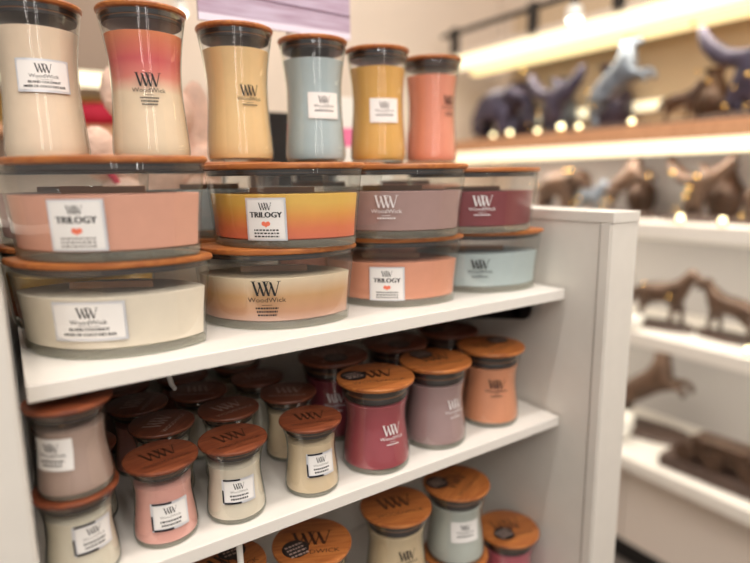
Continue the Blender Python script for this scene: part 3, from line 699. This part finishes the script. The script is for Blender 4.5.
for lab, x, y, z, r in [('glowing ball added as a highlight on the oak shelf left of the pewter horse', 2.23, 1.80, ZB, .018), ('glowing ball added as a highlight on the oak shelf under the dark bird', 2.23, 1.94, ZB, .013), ('glowing ball added as a highlight on the oak shelf beside the elephant', 2.23, 2.12, ZB, .015), ('small ball added as a highlight on the oak shelf at its far left end', 2.23, 2.24, ZB, .012),
        ('glowing ball added as a highlight on the oak shelf under the pewter horse', 2.23, 1.70, ZB, .014), ('glowing ball added as a highlight on the oak shelf right of the pewter horse', 2.23, 1.44, ZB, .014),
        ('glowing ball added as a highlight on the highest white shelf, right end', 2.26, 1.06, Z2, .014), ('glowing ball added as a highlight on the highest white shelf, in front of the bird', 2.26, 1.22, Z2, .015), ('glowing ball added as a highlight on the highest white shelf, left of the rearing horse', 2.26, 1.69, Z2, .012), ('glowing ball added as a highlight on the second white shelf, right of the horse pair', 2.26, .925, Z3, .012)]:
    highlight_ball(lab, x, y, z, r)
# long carriage model on the counter
c = thing('carriage_model', 'long dark bronze carriage model lying along the counter', 'model', (XF+.10, .93, Z4), .05)
MB().box(-.085, .085, -.33, .27, 0, .05, M['plinth']).build('plinth', c, smooth=False, bevel=.004)
k = MB(); k.box(-.05, .05, -.25, .2, .075, .11, M['bronze']); k.box(-.05, .05, -.05, .16, .11, .16, M['bronze']); k.build('carriage_bed', c, smooth=False, bevel=.006)
for yy in (-.2, -.06, .07, .18):
    for sx in (-.062, .062):
        k = MB(); k.tube([(sx-.006, yy, .088), (sx+.006, yy, .088)], .038, M['bronze'], 20); k.build('wheel', c)
MB().box(-.08, .08, -.11, .20, 0, .035, M['plinth']).build('wooden_plinth', None, (XF+.14, .92, Z3), .1, smooth=False) if False else None
# white bowls
def bowl(label, x, y, z, r, h):
    k = MB(); k.lathe([(r*.5, 0), (r*.85, h*.25), (r, h*.7), (r*.97, h), (r*.9, h*.96), (r*.8, h*.4), (r*.3, h*.15)], M['ceramic'], 36)
    tag(k.build('ceramic_bowl', None, (x, y, z)), label, 'bowl')
bowl('white ceramic bowl on the counter beside the unit panel', XF+.07, 1.47, Z4, .10, .11)
bowl('white ceramic bowl on the second white shelf', XF+.06, 1.42, Z3, .07, .05)

# ------------------------------------------------------------------ lights
def area(name, loc, target, sx, sy, power, col=(1, .955, .90), spread=PI):
    L = bpy.data.lights.new(name, 'AREA'); L.shape = 'RECTANGLE'; L.size = sx; L.size_y = sy; L.energy = power; L.color = col; L.spread = spread
    o = bpy.data.objects.new(name, L); COL.objects.link(o); o.location = loc
    d = Vector(target)-Vector(loc); o.rotation_euler = d.to_track_quat('-Z', 'Y').to_euler(); return o
area('ceiling_strip_light', (.45, .30, 1.93), (.45, .301, -1), 2.6, .07, 37)
for xx in (-.35, .05, .55):
    o = area('ceiling_tube_light', (xx, -1.3, 1.93), (xx, -1.299, -1), .05, 2.4, 20)
area('ceiling_fill_panel', (-.9, -1.6, 1.9), (.4, .8, -.3), 1.2, 1.2, 34)  # unseen fill, added to light the candle fronts
area('ceiling_fill_panel', (1.5, 1.3, 1.93), (1.5, 1.301, -1), .6, .6, 16)
area('ceiling_fill_panel', (.7, 2.0, 1.93), (.7, 2.3, 0), .8, .3, 14)
area('ceiling_fill_panel', (1.4, -1.0, 1.93), (2.2, 1.2, -.6), .9, .9, 30)
for zz, pw in ((.070, 10), (-.275, 8), (-.737, 7), (.565, 6)):
    area('shelf_led_light', (XF+.12, 1.35, zz-.002), (XF+.30, 1.35, zz-1), 2.3, .06, pw, (1, .92, .78))
for xx, pw in ((-1.25, 5), (-.95, 2.6), (.15, 3.4), (.42, 2)):  # unseen upright lights behind the camera, added for streaks on the glass
    area('upright_streak_light', (xx, -2.6, .75), (xx, 0, .75), .03, 2.2, pw)
wd = bpy.data.worlds.new('shop_ambience'); bpy.context.scene.world = wd; wd.use_nodes = True
wd.node_tree.nodes['Background'].inputs['Color'].default_value = (1, .95, .90, 1); wd.node_tree.nodes['Background'].inputs['Strength'].default_value = .31

# ------------------------------------------------------------------ camera
cam = bpy.data.cameras.new('camera'); co = bpy.data.objects.new('camera', cam); COL.objects.link(co)
cam.sensor_width = 36; cam.lens = 36*564/750; cam.clip_start = .01; cam.clip_end = 50
x = Vector((1250-375, -(165-281.5), -564)).normalized()
z = -Vector((438-375, -(3230-281.5), -564)).normalized(); z = (z-x*z.dot(x)).normalized(); y = z.cross(x)
co.matrix_world = Matrix((x, y, z)).to_4x4()
cam.dof.use_dof = True; cam.dof.focus_distance = .775; cam.dof.aperture_fstop = 1.65

# ------------------------------------------------------------------ real size, floor at zero
done = set()
for o in bpy.context.scene.objects:
    if o.type == 'MESH' and o.data.name not in done:
        done.add(o.data.name); o.data.transform(Matrix.Scale(S, 4))
    l = Vector(o.location)
    if o.parent is None: l += Vector((0, 0, LIFT))
    o.location = l*S
    if o.type == 'LIGHT': o.data.size *= S; o.data.size_y *= S; o.data.energy *= S*S
# object-space textures were tuned before scaling
for m in bpy.data.materials:
    for n in m.node_tree.nodes:
        if n.type == 'TEX_COORD':
            links = [(l.to_socket) for l in n.outputs['Object'].links]
            mp = m.node_tree.nodes.new('ShaderNodeMapping'); mp.inputs['Scale'].default_value = (1/S, 1/S, 1/S)
            m.node_tree.links.new(n.outputs['Object'], mp.inputs['Vector'])
            for t in links: m.node_tree.links.new(mp.outputs['Vector'], t)
cam.dof.focus_distance *= S
sc = bpy.context.scene; sc.camera = co
sc.view_settings.view_transform = 'Standard'; sc.view_settings.look = 'None'; sc.view_settings.gamma = 1; sc.view_settings.exposure = 0.
sc.cycles.use_denoising = True; sc.cycles.max_bounces = 12; sc.cycles.transparent_max_bounces = 24; sc.cycles.transmission_bounces = 8
sc.cycles.caustics_reflective = False; sc.cycles.caustics_refractive = False; sc.cycles.sample_clamp_indirect = 6
